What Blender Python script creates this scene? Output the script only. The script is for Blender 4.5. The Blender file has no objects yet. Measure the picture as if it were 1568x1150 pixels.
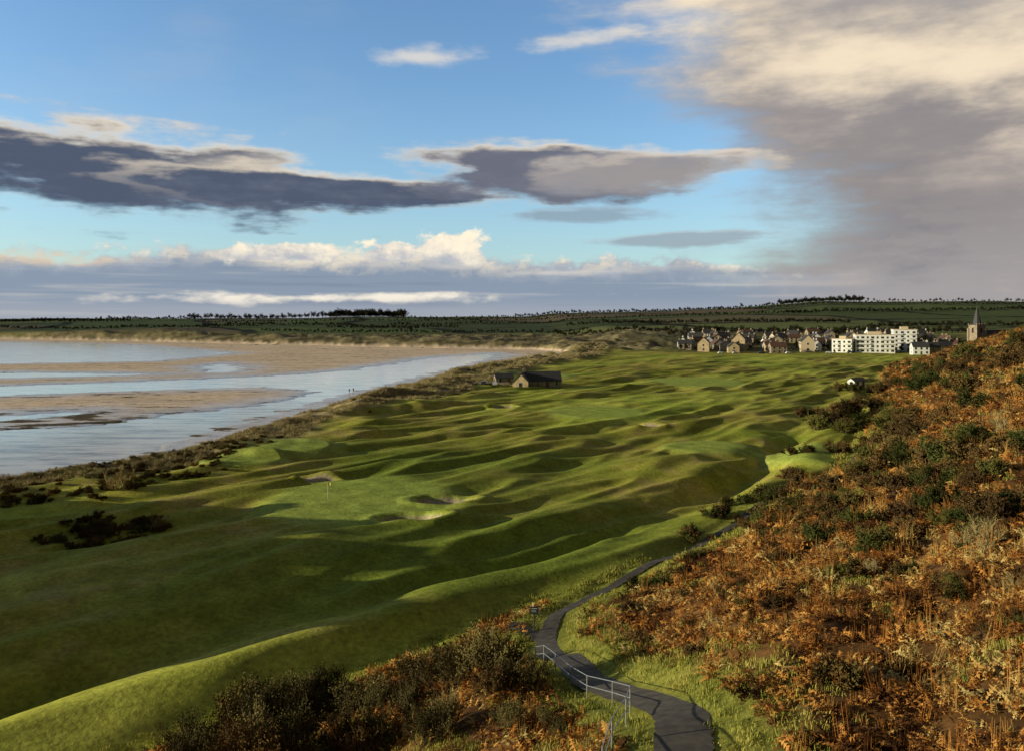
import bpy, bmesh, math, random
import numpy as np
from mathutils import Vector, Matrix
random.seed(7)
rng = np.random.default_rng(7)
scene = bpy.context.scene
col_root = scene.collection
EYE = 25.0
F = 1207.0

# ------------------------------------------------------------------ noise
_perm = rng.permutation(256)
_perm = np.concatenate([_perm, _perm, _perm])
_ga = rng.random(256) * 2 * np.pi
_gx, _gy = np.cos(_ga), np.sin(_ga)
def perlin(x, y, seed=0):
    x = np.asarray(x, dtype=np.float64) + seed * 17.31
    y = np.asarray(y, dtype=np.float64) + seed * 9.77
    xi = np.floor(x).astype(np.int64); yi = np.floor(y).astype(np.int64)
    xf = x - xi; yf = y - yi
    u = xf * xf * xf * (xf * (xf * 6 - 15) + 10)
    v = yf * yf * yf * (yf * (yf * 6 - 15) + 10)
    def g(ix, iy, dx, dy):
        h = _perm[(_perm[ix & 255] + iy) & 255]
        return _gx[h] * dx + _gy[h] * dy
    a = g(xi, yi, xf, yf); b = g(xi + 1, yi, xf - 1, yf)
    c = g(xi, yi + 1, xf, yf - 1); d = g(xi + 1, yi + 1, xf - 1, yf - 1)
    return (a + u * (b - a)) * (1 - v) + (c + u * (d - c)) * v
def fbm(x, y, seed=0, o=4):
    s = 0; a = 1.0; f = 1.0
    for i in range(o):
        s = s + a * perlin(x * f, y * f, seed + i * 3); a *= .5; f *= 2.03
    return s
def sst(a, b, x):
    t = np.clip((x - a) / (b - a), 0, 1)
    return t * t * (3 - 2 * t)
def gau(x): return np.exp(-x * x)

def polydist(X, Y, P, closed=False):
    P = list(P)
    if closed: P = P + [P[0]]
    best = np.full(X.shape, 1e18); side = np.zeros(X.shape)
    for (x0, y0), (x1, y1) in zip(P[:-1], P[1:]):
        dx, dy = x1 - x0, y1 - y0
        L = dx * dx + dy * dy
        t = np.clip(((X - x0) * dx + (Y - y0) * dy) / L, 0, 1)
        dd = (X - x0 - t * dx) ** 2 + (Y - y0 - t * dy) ** 2
        cr = dx * (Y - y0) - dy * (X - x0)
        m = dd < best
        best = np.where(m, dd, best); side = np.where(m, -np.sign(cr), side)
    return np.sqrt(best), side
def inside(X, Y, P):
    r = np.zeros(X.shape, dtype=bool)
    n = len(P)
    for i in range(n):
        x0, y0 = P[i]; x1, y1 = P[(i + 1) % n]
        if y0 == y1: continue
        c = ((y0 > Y) != (y1 > Y)) & (X < (x1 - x0) * (Y - y0) / (y1 - y0) + x0)
        r ^= c
    return r
def px_ground(px, py, z=-4.0):
    """image pixel -> world ground position at level z"""
    k = EYE - z
    return (k * (px - 784) / (py - 485), k * F / (py - 485))

# ------------------------------------------------------------------ terrain plan (metres)
COAST = [(-260, -300), (-160, -60), (-122, 60), (-110, 98), (-88, 118), (-77, 129), (-64, 147), (-47, 243), (-32, 316), (-18, 392),
         (26, 500), (46, 590), (50, 640), (20, 690), (-114, 751), (-404, 913), (-665, 1024), (-1500, 1250), (-4000, 1700)]
SEA = COAST + [(-9000, 1700), (-9000, -300)]
FOOT = [(-318, -225), (-171, -90), (-24, 45), (18.5, 84), (50, 123), (80, 180), (118, 262), (146, 317), (190, 400),
        (270, 480), (420, 560), (700, 640), (3000, 1100)]
PATH = [(5.2, 18), (5.4, 24.4), (6.0, 28), (5.9, 32), (4.9, 37.3), (3.75, 42.7), (3.0, 49), (2.4, 55), (3.2, 61), (6.0, 67),
        (10.9, 74.5), (17.9, 83), (28, 96), (40, 110), (52, 124), (70, 152)]
W1 = [px_ground(*p) for p in [(755,541),(660,547),(600,557),(540,566),(420,575),(200,584),(0,591),(-300,602),(-300,614),(0,606),
      (250,597),(400,592),(480,600),(400,618),(270,632),(150,648),(0,658),(-300,685),(-300,810),(0,748),(150,720),
      (300,668),(430,632),(530,605),(610,585),(685,567),(745,551),(764,545)]]
W2 = [px_ground(*p) for p in [(-500,524),(0,524),(200,528),(360,541),(240,553),(0,557),(-500,562)]]
W3 = [px_ground(*p) for p in [(305,561),(340,556),(375,563),(352,571),(315,570)]]
W4 = [px_ground(*p) for p in [(-200,634),(0,634),(130,629),(145,634),(0,645),(-200,650)]]
W5 = [px_ground(*p) for p in [(-200,572),(0,570),(160,571),(260,573),(160,576),(0,579),(-200,584)]]
BUNK = [(-12.2, 96.5, 4.0, 2.4, .8), (-9.0, 106.5, 4.0, 2.4, .75), (30, 178, 3.5, 2.4, .7), (-2, 215, 3.5, 2.5, .6), (-30, 121, 3, 1.8, .6)]
GREENS = [(-20.5, 107, 12, 13, .25), (-43, 145, 10, 8, 1.3), (53, 139, 7, 11, 1.0), (22, 205, 12, 12, .4), (70, 300, 16, 20, .3),
          (10, 330, 14, 18, .4), (-46, 134, 7, 5, .7), (38, 150, 9, 7, .5)]

def terrain(X, Y, full=False):
    X = np.asarray(X, float); Y = np.asarray(Y, float)
    cd, _ = polydist(X, Y, COAST)
    sea = inside(X, Y, SEA)
    wob = 1.8 * fbm(X / 18, Y / 18, 5, 3) * np.clip(Y / 150, .6, 3)
    sd = np.where(sea, -cd, cd) + wob
    fd, fs = polydist(X, Y, FOOT)
    d = fd * fs + 1.2 * fbm(X / 14, Y / 14, 8, 3)
    pd, _ = polydist(X, Y, PATH)
    # beach
    wl = 1.0 + Y / 260
    def wat(P, e):
        q, _ = polydist(X, Y, P, True)
        return np.where(inside(X, Y, P), q, -q)
    ws = np.full(X.shape, -1e3)
    for P in (W1, W2, W3, W4, W5):
        ws = np.maximum(ws, wat(P, 0))
    rag = (2.6 * fbm(X / 22, Y / 9, 11, 4)) * wl + 1.2 * fbm(X / 4, Y / 3.2, 12, 3) * wl
    wsn = ws + rag - .8
    beach = -3.93 + .05 * fbm(X / 40, Y / 20, 13, 3) - .42 * sst(-1.5, 4, wsn) + .02 * fbm(X / 3, Y / 1.5, 14, 2)
    beach = beach + 1.0 * sst(-14, 0, sd) * sst(60, 200, Y) * .7
    # course: long rolling ridges, dune crests and hollows, smoother along the mown fairways
    n = X * .72 - Y * .69; t = X * .69 + Y * .72
    wn = 4.5 * fbm(X / 60, Y / 60, 20, 2)
    fw = sst(.02, .22, perlin((n + wn) / 24, t / 120, 27) + .25 * perlin(n / 9, t / 30, 28)) * (1 - sst(480, 560, Y)) * sst(8, 26, sd)
    def crest(p): return np.clip(1 - np.sqrt(p * p + .003) * 2.5, 0, 1) ** 1.4
    und = 1.65 * perlin((n + wn) / 12.5, t / 80, 21) + .75 * perlin((n - .6 * wn) / 6.0, t / 30, 22) + .30 * perlin((n + wn) / 3.2, t / 14, 23)
    und = und + 1.0 * crest(perlin((n + 1.3 * wn) / 10, t / 46, 24)) + .55 * crest(perlin((n - wn) / 6, t / 25, 25)) * sst(55, 90, Y) - .5
    und = und * (1 - .30 * fw)
    und = und * (1 - .35 * sst(280, 420, Y)) * (1 - .6 * sst(450, 560, Y))
    flat = np.zeros(X.shape); lift = np.zeros(X.shape)
    for gx, gy, rx, ry, hh in GREENS:
        m = sst(1.35, .9, np.sqrt(((X - gx) / rx) ** 2 + ((Y - gy) / ry) ** 2))
        flat = np.maximum(flat, m); lift = lift + m * hh
    und = und * (1 - .93 * flat)
    crs = und + lift - 1.6 * gau((d + 12.5) / 4.0) * sst(30, 60, Y) * (1 - .9 * sst(150, 230, Y)) + .7 * gau((d + 5) / 3.5)
    crs = crs * (.35 + .65 * np.maximum(sst(10, 34, sd), flat)) - 1.3 * sst(26, 4, sd) * sst(200, 140, Y)
    bm = np.zeros(X.shape)
    for bx_, by, rx, ry, dp in BUNK:
        r = np.sqrt(((X - bx_) / rx) ** 2 + ((Y - by) / ry) ** 2) + .12 * perlin(X / 1.5, Y / 1.5, 31)
        crs = crs - dp * sst(1.15, .75, r) + .25 * gau((r - 1.35) / .25)
        bm = np.maximum(bm, sst(1.05, .95, r))
    # dunes
    dn = np.clip(.65 + 1.1 * fbm(X / 16, Y / 22, 41, 3), 0, 2) * (.4 + .6 * sst(150, 240, Y))
    far = sst(640, 720, Y)
    dune = 2.6 * gau((sd - 9) / 8) * dn * (1 - far) + 1.4 * gau((sd - 22) / 9) * dn * (1 - far)
    clf = .35 + .65 * gau((X + 480) / 130)
    dune = dune + far * (6.5 * clf * sst(0, 22, sd) * np.clip(.8 + .9 * fbm(X / 70, Y / 70, 43, 3), .15, 2) * (1 - .5 * sst(30, 300, sd)))
    mid = sst(540, 600, Y) * (1 - sst(900, 1100, Y)) * (1 - sst(110, 150, X - (Y - 560) * .3))
    dune = dune + mid * sst(0, 40, sd) * 3.6 * np.clip(.3 + 1.2 * fbm(X / 26, Y / 30, 44, 4), 0, 3)
    # high unseen bank, added left of the view to shade the near holes
    shadow_bank = 11.5 * gau((X + 64 + .68 * (Y - 55)) / 8.5) * sst(40, 56, Y) * sst(110, 94, Y) * (1 + .45 * fbm(X / 9, Y / 9, 46, 3))
    inland = crs * (1 - sst(700, 900, Y)) * sst(0, 14, sd) + dune + shadow_bank
    # village rise and far hills
    inland = inland + 7 * sst(550, 720, Y) * sst(60, 140, X)
    ridge = np.interp(X / np.maximum(Y, 400) * 2500, [-2600, -1700, -1000, -500, 0, 500, 760, 1000, 1350, 1700, 3000],
                      [6, 8, 13, 18, 22, 30, 46, 64, 60, 60, 60])
    fr = sst(800, 2500, Y) - .55 * sst(2600, 4500, Y)
    inland = inland + fr * ridge + 7 * fbm(X / 520, Y / 520, 51, 3) * sst(900, 1500, Y)
    # hillside on the right
    slope = .33 + .15 * sst(35, 120, Y) - .13 * sst(130, 330, Y) - .08 * sst(330, 520, Y)
    dd = np.maximum(d, 0)
    dd = dd * dd / (dd + 1.5)
    hz = slope * np.interp(dd, [0, 55, 130, 600], [0, 55, 72, 84])
    hz = hz + sst(2, 12, d) * (1.6 * fbm(X / 12, Y / 12, 61, 3) + .3 * perlin(X / 2.2, Y / 2.2, 66)) * (1 - sst(500, 700, Y)) * sst(1.5, 5, pd)
    hz = hz * (1 - .85 * sst(480, 700, Y))
    inland = inland + hz
    inland = inland - .35 * sst(2.6, 1.0, pd) * sst(15, 40, Y)
    # knoll the viewpoint stands on
    inland = inland + 8 * gau(np.hypot(X, Y + 6.5) / 5.0)
    k = sst(-6, 4, sd)
    Z = beach * (1 - k) + inland * k
    if full:
        return Z, dict(sd=sd, d=d, pd=pd, ws=wsn, flat=flat, bm=bm, far=far, mid=mid, und=und, k=k, clf=clf, fw=fw)
    return Z

def zat(x, y): return float(terrain(np.array([x]), np.array([y]))[0])
_ts = np.geomspace(6, 900, 2600)
def sight(px, py):
    """first ground point met by the line of sight through an image pixel"""
    u = (px - 784) / F; v = (485 - py) / F
    Z = terrain(u * _ts, _ts)
    hit = np.nonzero(Z >= EYE + v * _ts)[0]
    i = hit[0] if len(hit) else len(_ts) - 1
    return (u * _ts[i], _ts[i], float(Z[i]))

# ------------------------------------------------------------------ material helpers
def newmat(name):
    m = bpy.data.materials.new(name); m.use_nodes = True
    nt = m.node_tree; b = nt.nodes['Principled BSDF']
    return m, nt, b
def simple(name, col, rough=.7, var=.25, scale=2.0, metal=0, bump=.0):
    m, nt, b = newmat(name)
    tc = nt.nodes.new('ShaderNodeTexCoord'); nz = nt.nodes.new('ShaderNodeTexNoise')
    nz.inputs['Scale'].default_value = scale; nz.inputs['Detail'].default_value = 4
    nt.links.new(tc.outputs['Object'], nz.inputs['Vector'])
    r = nt.nodes.new('ShaderNodeValToRGB')
    r.color_ramp.elements[0].position = .3; r.color_ramp.elements[1].position = .7
    r.color_ramp.elements[0].color = [c * (1 - var) for c in col] + [1]
    r.color_ramp.elements[1].color = [min(1, c * (1 + var)) for c in col] + [1]
    nt.links.new(nz.outputs['Fac'], r.inputs['Fac']); nt.links.new(r.outputs['Color'], b.inputs['Base Color'])
    b.inputs['Roughness'].default_value = rough; b.inputs['Metallic'].default_value = metal
    if bump:
        bp = nt.nodes.new('ShaderNodeBump'); bp.inputs['Strength'].default_value = bump
        nt.links.new(nz.outputs['Fac'], bp.inputs['Height']); nt.links.new(bp.outputs['Normal'], b.inputs['Normal'])
    return m
def plantmat(name, cols, scale=.35, rough=.75, ind=.34):
    """plant colours vary by place and by individual"""
    m, nt, b = newmat(name)
    nt.nodes.remove(b); b = nt.nodes.new('ShaderNodeBsdfDiffuse')
    nt.links.new(b.outputs[0], nt.nodes['Material Output'].inputs['Surface'])
    g = nt.nodes.new('ShaderNodeNewGeometry'); nz = nt.nodes.new('ShaderNodeTexNoise')
    nz.inputs['Scale'].default_value = scale; nz.inputs['Detail'].default_value = 2; nz.inputs['Roughness'].default_value = .6
    nt.links.new(g.outputs['Position'], nz.inputs['Vector'])
    oi = nt.nodes.new('ShaderNodeObjectInfo')
    a = nt.nodes.new('ShaderNodeMath'); a.operation = 'MULTIPLY_ADD'; a.inputs[1].default_value = ind
    nt.links.new(oi.outputs['Random'], a.inputs[0])
    s = nt.nodes.new('ShaderNodeMath'); s.operation = 'SUBTRACT'; s.inputs[1].default_value = ind / 2
    nt.links.new(nz.outputs['Fac'], s.inputs[0]); nt.links.new(s.outputs[0], a.inputs[2])
    r = nt.nodes.new('ShaderNodeValToRGB'); n = len(cols)
    while len(r.color_ramp.elements) < n: r.color_ramp.elements.new(.5)
    for i, c in enumerate(cols):
        r.color_ramp.elements[i].position = .28 + .44 * i / (n - 1); r.color_ramp.elements[i].color = list(c) + [1]
    nt.links.new(a.outputs[0], r.inputs['Fac']); nt.links.new(r.outputs['Color'], b.inputs['Color'])
    return m

# ------------------------------------------------------------------ ground sheet
ang = np.concatenate([np.arange(-100, -41, .7), np.arange(-41, 41, .085), np.arange(41, 80, .7)])
ang = np.radians(ang)
rad = np.concatenate([np.geomspace(4, 40, 180, endpoint=False), np.geomspace(40, 700, 680, endpoint=False), np.geomspace(700, 7500, 200)])
A, R = np.meshgrid(ang, rad)
GX = R * np.sin(A); GY = R * np.cos(A) - 3.0
sh = GX.shape
Zg, info = terrain(GX.ravel(), GY.ravel(), True)
Xf, Yf = GX.ravel(), GY.ravel()
def lerp(a, b, t): return a * (1 - t[:, None]) + b * t[:, None]
def C(*c): return np.array(c, float)[None, :].repeat(len(Xf), 0)
sd, d, pd = info['sd'], info['d'], info['pd']
n1 = fbm(Xf / 25, Yf / 25, 71, 4); n2 = fbm(Xf / 5, Yf / 5, 72, 3); n3 = fbm(Xf / 70, Yf / 70, 73, 3)
rough_ = lerp(C(.29, .31, .040), C(.46, .40, .075), sst(-.5, .5, n1 + .5 * n2))
rough_ = lerp(rough_, C(.46, .36, .12), sst(.1, .6, n2 + .6 * n1) * .6)
mown = lerp(C(.38, .45, .055), C(.54, .53, .085), sst(-.5, .5, n1 + .25 * n2))
colr = lerp(rough_, mown, info['fw'])
colr = lerp(colr, C(.22, .27, .036), sst(.05, .7, n3) * (1 - .6 * info['fw']))
colr = lerp(colr, C(.38, .46, .085), info['flat'] * .9)
stripe = .5 + .5 * np.sign(np.sin((Xf * .8 + Yf * .6) * 2 * np.pi / 4.2))
colr = colr * (1 - .10 * (info['flat'] * stripe))[:, None]
colr = lerp(colr, C(.46, .37, .25), info['bm'])
# marram dunes
wdt = 15 + 8 * fbm(Xf / 40, Yf / 40, 75, 2) + 12 * sst(180, 260, Yf)
dm = sst(6, -6, sd - wdt) * (1 - sst(900, 1300, Yf))
dcol = lerp(C(.24, .18, .08), C(.50, .40, .21), sst(-.4, .5, n2 + .5 * n1))
dcol = lerp(dcol, C(.58, .46, .31), sst(.5, .9, n2 + 1.1 * info['far'] * info['clf'] * (1 - sst(4, 24, sd))))
dcol = lerp(dcol, C(.18, .19, .055), sst(.0, .6, n3 - .3 * n1 + .5 * info['far']) * .65)
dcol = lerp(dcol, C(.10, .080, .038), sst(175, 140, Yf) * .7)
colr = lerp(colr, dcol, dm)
colr = lerp(colr, lerp(C(.095, .082, .038), C(.33, .27, .14), sst(-.4, .5, n1 + n2 * .5)), info['mid'])
# hillside floor
hc = lerp(C(.095, .052, .022), C(.20, .10, .034), sst(-.4, .4, n2))
hc = lerp(hc, C(.15, .18, .035), sst(.25, .7, n1 - .2 * n2) * .8)
hc = lerp(hc, C(.13, .18, .035), sst(150, 260, d))
colr = lerp(colr, hc, sst(.5, 4, d + .8 * n2) * (1 - sst(420, 520, Yf)))
colr = lerp(colr, C(.26, .27, .05), sst(4.5, 2.0, pd + .9 * n2) * (Yf < 130) * .9)
# village ground
vil = sst(530, 560, Yf) * (1 - sst(720, 760, Yf)) * sst(95, 130, Xf)
colr = lerp(colr, C(.09, .09, .05), vil * .8)
# farmland
fx = (Xf * .93 + Yf * .36) / 330 + .35 * fbm(Xf / 600, Yf / 600, 81, 2)
fy = (-Xf * .30 + Yf * .95) / 260 + .35 * fbm(Xf / 600, Yf / 600, 82, 2)
fi, fj = np.floor(fx).astype(int), np.floor(fy).astype(int)
hsh = (np.abs(np.sin(fi * 12.9898 + fj * 78.233)) * 43758.5453) % 1.0
pal = np.array([[.090, .120, .045], [.070, .090, .038], [.155, .180, .065], [.140, .125, .068], [.078, .084, .045], [.110, .145, .050], [.15, .12, .075]])
fc = pal[(hsh * len(pal)).astype(int)]
edge = np.minimum(np.minimum(fx - fi, 1 - (fx - fi)), np.minimum(fy - fj, 1 - (fy - fj)))
fc = lerp(fc, C(.022, .024, .014), sst(.055, .025, edge))
fm = sst(850, 1100, Yf) * sst(5, 60, sd - 30 * n3)
fm = np.maximum(fm, sst(740, 800, Yf) * sst(120, 200, Xf))
colr = lerp(colr, fc, fm)
# beach
scol = lerp(C(.90, .68, .47), C(.72, .56, .40), sst(-.5, .5, fbm(Xf / 60, Yf / 14, 91, 4)))
rk = sst(.12, .35, fbm(Xf / 14, Yf / 5, 92, 5) + .62 * (gau((Yf - 215) / 26) * sst(-60, -85, Xf)) + .25 * gau((Yf - 300) / 25) * sst(-110, -140, Xf) - .30)
wetm = sst(-12, 1, info['ws'])
scol = lerp(scol, C(.48, .38, .29), wetm * .75)
scol = lerp(scol, C(.06, .048, .024), rk * .9)
kk = sst(.05, .5, info['k'])
colr = lerp(scol, colr, kk)
wet = (sst(-34, 0, info['ws'] + 10 * fbm(Xf / 50, Yf / 12, 95, 3)) * (1 - kk)) * (1 - rk)

def grid_mesh(name, sh, X, Y, Z):
    nr, nc = sh
    idx = np.arange(nr * nc).reshape(sh)
    q = np.stack([idx[:-1, :-1], idx[:-1, 1:], idx[1:, 1:], idx[1:, :-1]], -1).reshape(-1, 4)[:, ::-1]
    me = bpy.data.meshes.new(name)
    me.vertices.add(nr * nc); me.vertices.foreach_set('co', np.stack([X, Y, Z], -1).astype(np.float32).ravel())
    me.loops.add(q.size); me.loops.foreach_set('vertex_index', q.ravel().astype(np.int32))
    me.polygons.add(len(q)); me.polygons.foreach_set('loop_start', (np.arange(len(q)) * 4).astype(np.int32))
    me.polygons.foreach_set('loop_total', np.full(len(q), 4, np.int32))
    me.polygons.foreach_set('use_smooth', np.ones(len(q), bool))
    me.update(); me.validate()
    return me
me = grid_mesh('ground', sh, Xf, Yf, Zg)
ca = me.color_attributes.new('albedo', 'FLOAT_COLOR', 'POINT')
ca.data.foreach_set('color', np.concatenate([colr, np.ones((len(Xf), 1))], 1).astype(np.float32).ravel())
wa = me.attributes.new('wet', 'FLOAT', 'POINT'); wa.data.foreach_set('value', wet.astype(np.float32))
ground = bpy.data.objects.new('ground', me); col_root.objects.link(ground)
m, nt, b = newmat('ground_cover')
at = nt.nodes.new('ShaderNodeAttribute'); at.attribute_name = 'albedo'
aw = nt.nodes.new('ShaderNodeAttribute'); aw.attribute_name = 'wet'
g = nt.nodes.new('ShaderNodeNewGeometry')
nz = nt.nodes.new('ShaderNodeTexNoise'); nz.inputs['Scale'].default_value = 2.2; nz.inputs['Detail'].default_value = 4; nz.inputs['Roughness'].default_value = .7
nt.links.new(g.outputs['Position'], nz.inputs['Vector'])
nzb = nt.nodes.new('ShaderNodeTexNoise'); nzb.inputs['Scale'].default_value = .35; nzb.inputs['Detail'].default_value = 4; nzb.inputs['Roughness'].default_value = .6
nt.links.new(g.outputs['Position'], nzb.inputs['Vector'])
mr = nt.nodes.new('ShaderNodeMapRange'); mr.inputs['From Min'].default_value = .3; mr.inputs['From Max'].default_value = .7
mr.inputs['To Min'].default_value = .64; mr.inputs['To Max'].default_value = 1.36
nt.links.new(nz.outputs['Fac'], mr.inputs['Value'])
mr2 = nt.nodes.new('ShaderNodeMapRange'); mr2.inputs['From Min'].default_value = .3; mr2.inputs['From Max'].default_value = .7
mr2.inputs['To Min'].default_value = .76; mr2.inputs['To Max'].default_value = 1.24
nt.links.new(nzb.outputs['Fac'], mr2.inputs['Value'])
mm = nt.nodes.new('ShaderNodeMath'); mm.operation = 'MULTIPLY'
nt.links.new(mr.outputs[0], mm.inputs[0]); nt.links.new(mr2.outputs[0], mm.inputs[1])
vm = nt.nodes.new('ShaderNodeVectorMath'); vm.operation = 'SCALE'
nt.links.new(at.outputs['Color'], vm.inputs[0]); nt.links.new(mm.outputs[0], vm.inputs['Scale'])
nt.links.new(vm.outputs[0], b.inputs['Base Color'])
rr = nt.nodes.new('ShaderNodeMapRange'); rr.inputs['To Min'].default_value = .92; rr.inputs['To Max'].default_value = .24
nt.links.new(aw.outputs['Fac'], rr.inputs['Value']); nt.links.new(rr.outputs[0], b.inputs['Roughness'])
sp = nt.nodes.new('ShaderNodeMapRange'); sp.inputs['To Min'].default_value = .03; sp.inputs['To Max'].default_value = .8
nt.links.new(aw.outputs['Fac'], sp.inputs['Value']); nt.links.new(sp.outputs[0], b.inputs['Specular IOR Level'])
bp = nt.nodes.new('ShaderNodeBump'); bp.inputs['Distance'].default_value = .13
bs = nt.nodes.new('ShaderNodeMapRange'); bs.inputs['To Min'].default_value = .42; bs.inputs['To Max'].default_value = .08
nt.links.new(aw.outputs['Fac'], bs.inputs['Value']); nt.links.new(bs.outputs[0], bp.inputs['Strength'])
nt.links.new(nz.outputs['Fac'], bp.inputs['Height']); nt.links.new(bp.outputs['Normal'], b.inputs['Normal'])
me.materials.append(m)

# ------------------------------------------------------------------ water
me = bpy.data.meshes.new('sea_water')
me.from_pydata([(-7000, -280, 0), (70, -280, 0), (70, 1400, 0), (-7000, 1400, 0)], [], [(0, 1, 2, 3)])
water = bpy.data.objects.new('sea_water', me); water.location.z = -4.13; col_root.objects.link(water)
m, nt, b = newmat('shallow_sea')
g = nt.nodes.new('ShaderNodeNewGeometry')
mp = nt.nodes.new('ShaderNodeMapping'); mp.inputs['Scale'].default_value = (.35, 1.1, 1); mp.inputs['Rotation'].default_value = (0, 0, .15)
nt.links.new(g.outputs['Position'], mp.inputs['Vector'])
nz = nt.nodes.new('ShaderNodeTexNoise'); nz.inputs['Scale'].default_value = .9; nz.inputs['Detail'].default_value = 4
nt.links.new(mp.outputs[0], nz.inputs['Vector'])
mp2 = nt.nodes.new('ShaderNodeMapping'); mp2.inputs['Scale'].default_value = (.05, .25, 1); mp2.inputs['Rotation'].default_value = (0, 0, .12)
nt.links.new(g.outputs['Position'], mp2.inputs['Vector'])
nf = nt.nodes.new('ShaderNodeTexNoise'); nf.inputs['Scale'].default_value = 1.; nf.inputs['Detail'].default_value = 7; nf.inputs['Roughness'].default_value = .78
nt.links.new(mp2.outputs[0], nf.inputs['Vector'])
rf = nt.nodes.new('ShaderNodeValToRGB'); rf.color_ramp.elements[0].position = .38; rf.color_ramp.elements[0].color = (.32, .36, .41, 1)
rf.color_ramp.elements[1].position = .54; rf.color_ramp.elements[1].color = (.97, .96, .94, 1)
nt.links.new(nf.outputs['Fac'], rf.inputs['Fac']); nt.links.new(rf.outputs['Color'], b.inputs['Base Color'])
b.inputs['Roughness'].default_value = .10; b.inputs['IOR'].default_value = 1.45
bp = nt.nodes.new('ShaderNodeBump'); bp.inputs['Strength'].default_value = .20; bp.inputs['Distance'].default_value = .12
nt.links.new(nz.outputs['Fac'], bp.inputs['Height']); nt.links.new(bp.outputs['Normal'], b.inputs['Normal'])
me.materials.append(m)

# ------------------------------------------------------------------ mesh helpers
class MB:
    def __init__(s): s.v = []; s.f = []
    def quad(s, a, b_, c, d_):
        n = len(s.v); s.v += [a, b_, c, d_]; s.f.append((n, n + 1, n + 2, n + 3))
    def tri(s, a, b_, c):
        n = len(s.v); s.v += [a, b_, c]; s.f.append((n, n + 1, n + 2))
    def box(s, x0, y0, z0, x1, y1, z1):
        n = len(s.v)
        s.v += [(x0, y0, z0), (x1, y0, z0), (x1, y1, z0), (x0, y1, z0), (x0, y0, z1), (x1, y0, z1), (x1, y1, z1), (x0, y1, z1)]
        s.f += [tuple(n + i for i in q) for q in ((0, 3, 2, 1), (4, 5, 6, 7), (0, 1, 5, 4), (1, 2, 6, 5), (2, 3, 7, 6), (3, 0, 4, 7))]
    def tube(s, p, q, r0, r1, n=6):
        p = Vector(p); q = Vector(q); ax = (q - p).normalized()
        o = ax.orthogonal().normalized(); w = ax.cross(o); k = len(s.v)
        for c, r in ((p, r0), (q, r1)):
            for i in range(n):
                a = 2 * math.pi * i / n; s.v.append(tuple(c + o * math.cos(a) * r + w * math.sin(a) * r))
        for i in range(n):
            j = (i + 1) % n; s.f.append((k + i, k + j, k + n + j, k + n + i))
        s.f.append(tuple(k + n + i for i in range(n))); s.f.append(tuple(k + n - 1 - i for i in range(n)))
    def mesh(s, name, mat):
        me = bpy.data.meshes.new(name); me.from_pydata([tuple(v) for v in s.v], [], s.f); me.update()
        if mat: me.materials.append(mat)
        return me
def link(name, me, parent=None, loc=None, rot=None):
    o = bpy.data.objects.new(name, me); col_root.objects.link(o)
    if parent: o.parent = parent
    if loc: o.location = loc
    if rot is not None: o.rotation_euler = (0, 0, rot)
    return o

# ------------------------------------------------------------------ plants (templates)
def rnd(a, b_): return random.uniform(a, b_)
def bracken(seed, mat, stalks=0):
    random.seed(seed); mb = MB()
    for k in range(14):
        az = rnd(0, 6.283); L = rnd(.35, .85); up = rnd(.25, 1.35)
        dx, dy = math.cos(az), math.sin(az); sx, sy = -dy, dx
        p = Vector((rnd(-.25, .25), rnd(-.25, .25), 0)); ang_ = up; N = 7; tw = rnd(-.7, .7)
        for i in range(N):
            t = i / N; st = L / N
            q = p + Vector((dx * math.cos(ang_), dy * math.cos(ang_), math.sin(ang_))) * st
            w = .27 * L * (1 - t) ** .8 * (1 if i > 1 else .25) * rnd(.5, 1.2)
            for sg in (-1, 1):
                tip = p + Vector((sx * sg * w + dx * w * .35, sy * sg * w + dy * w * .35, rnd(-.5, .3) * w + sg * tw * w))
                mb.tri(tuple(p), tuple(tip), tuple(q))
            ang_ -= rnd(.08, .42); az += rnd(-.2, .2); dx, dy = math.cos(az), math.sin(az); p = q
    for k in range(stalks):
        x, y, h = rnd(-.3, .3), rnd(-.3, .3), rnd(.5, 1.0); l = rnd(-.15, .15)
        for dx, dy in ((.012, 0), (0, .012)):
            mb.quad((x - dx, y - dy, 0), (x + dx, y + dy, 0), (x + l + dx * .4, y + dy * .4, h), (x + l - dx * .4, y - dy * .4, h))
    return bpy.data.objects.new('bracken_clump', mb.mesh('bracken_clump', mat))
def tuft(seed, mat, nb=34, h=.55, spread=.28, wd=1.0):
    random.seed(seed); mb = MB()
    for k in range(nb):
        az = rnd(0, 6.283); x, y = rnd(-spread, spread), rnd(-spread, spread); H = h * rnd(.5, 1.15)
        lx, ly = math.cos(az) * H * rnd(.1, .7), math.sin(az) * H * rnd(.1, .7); w = rnd(.010, .022) * wd
        sx, sy = -math.sin(az) * w, math.cos(az) * w
        m1 = (x + lx * .35, y + ly * .35, H * .6)
        mb.quad((x - sx, y - sy, 0), (x + sx, y + sy, 0), (m1[0] + sx * .8, m1[1] + sy * .8, m1[2]), (m1[0] - sx * .8, m1[1] - sy * .8, m1[2]))
        mb.tri((m1[0] - sx * .8, m1[1] - sy * .8, m1[2]), (m1[0] + sx * .8, m1[1] + sy * .8, m1[2]), (x + lx, y + ly, H * rnd(.75, 1)))
    return bpy.data.objects.new('grass_tuft', mb.mesh('grass_tuft', mat))
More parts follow.
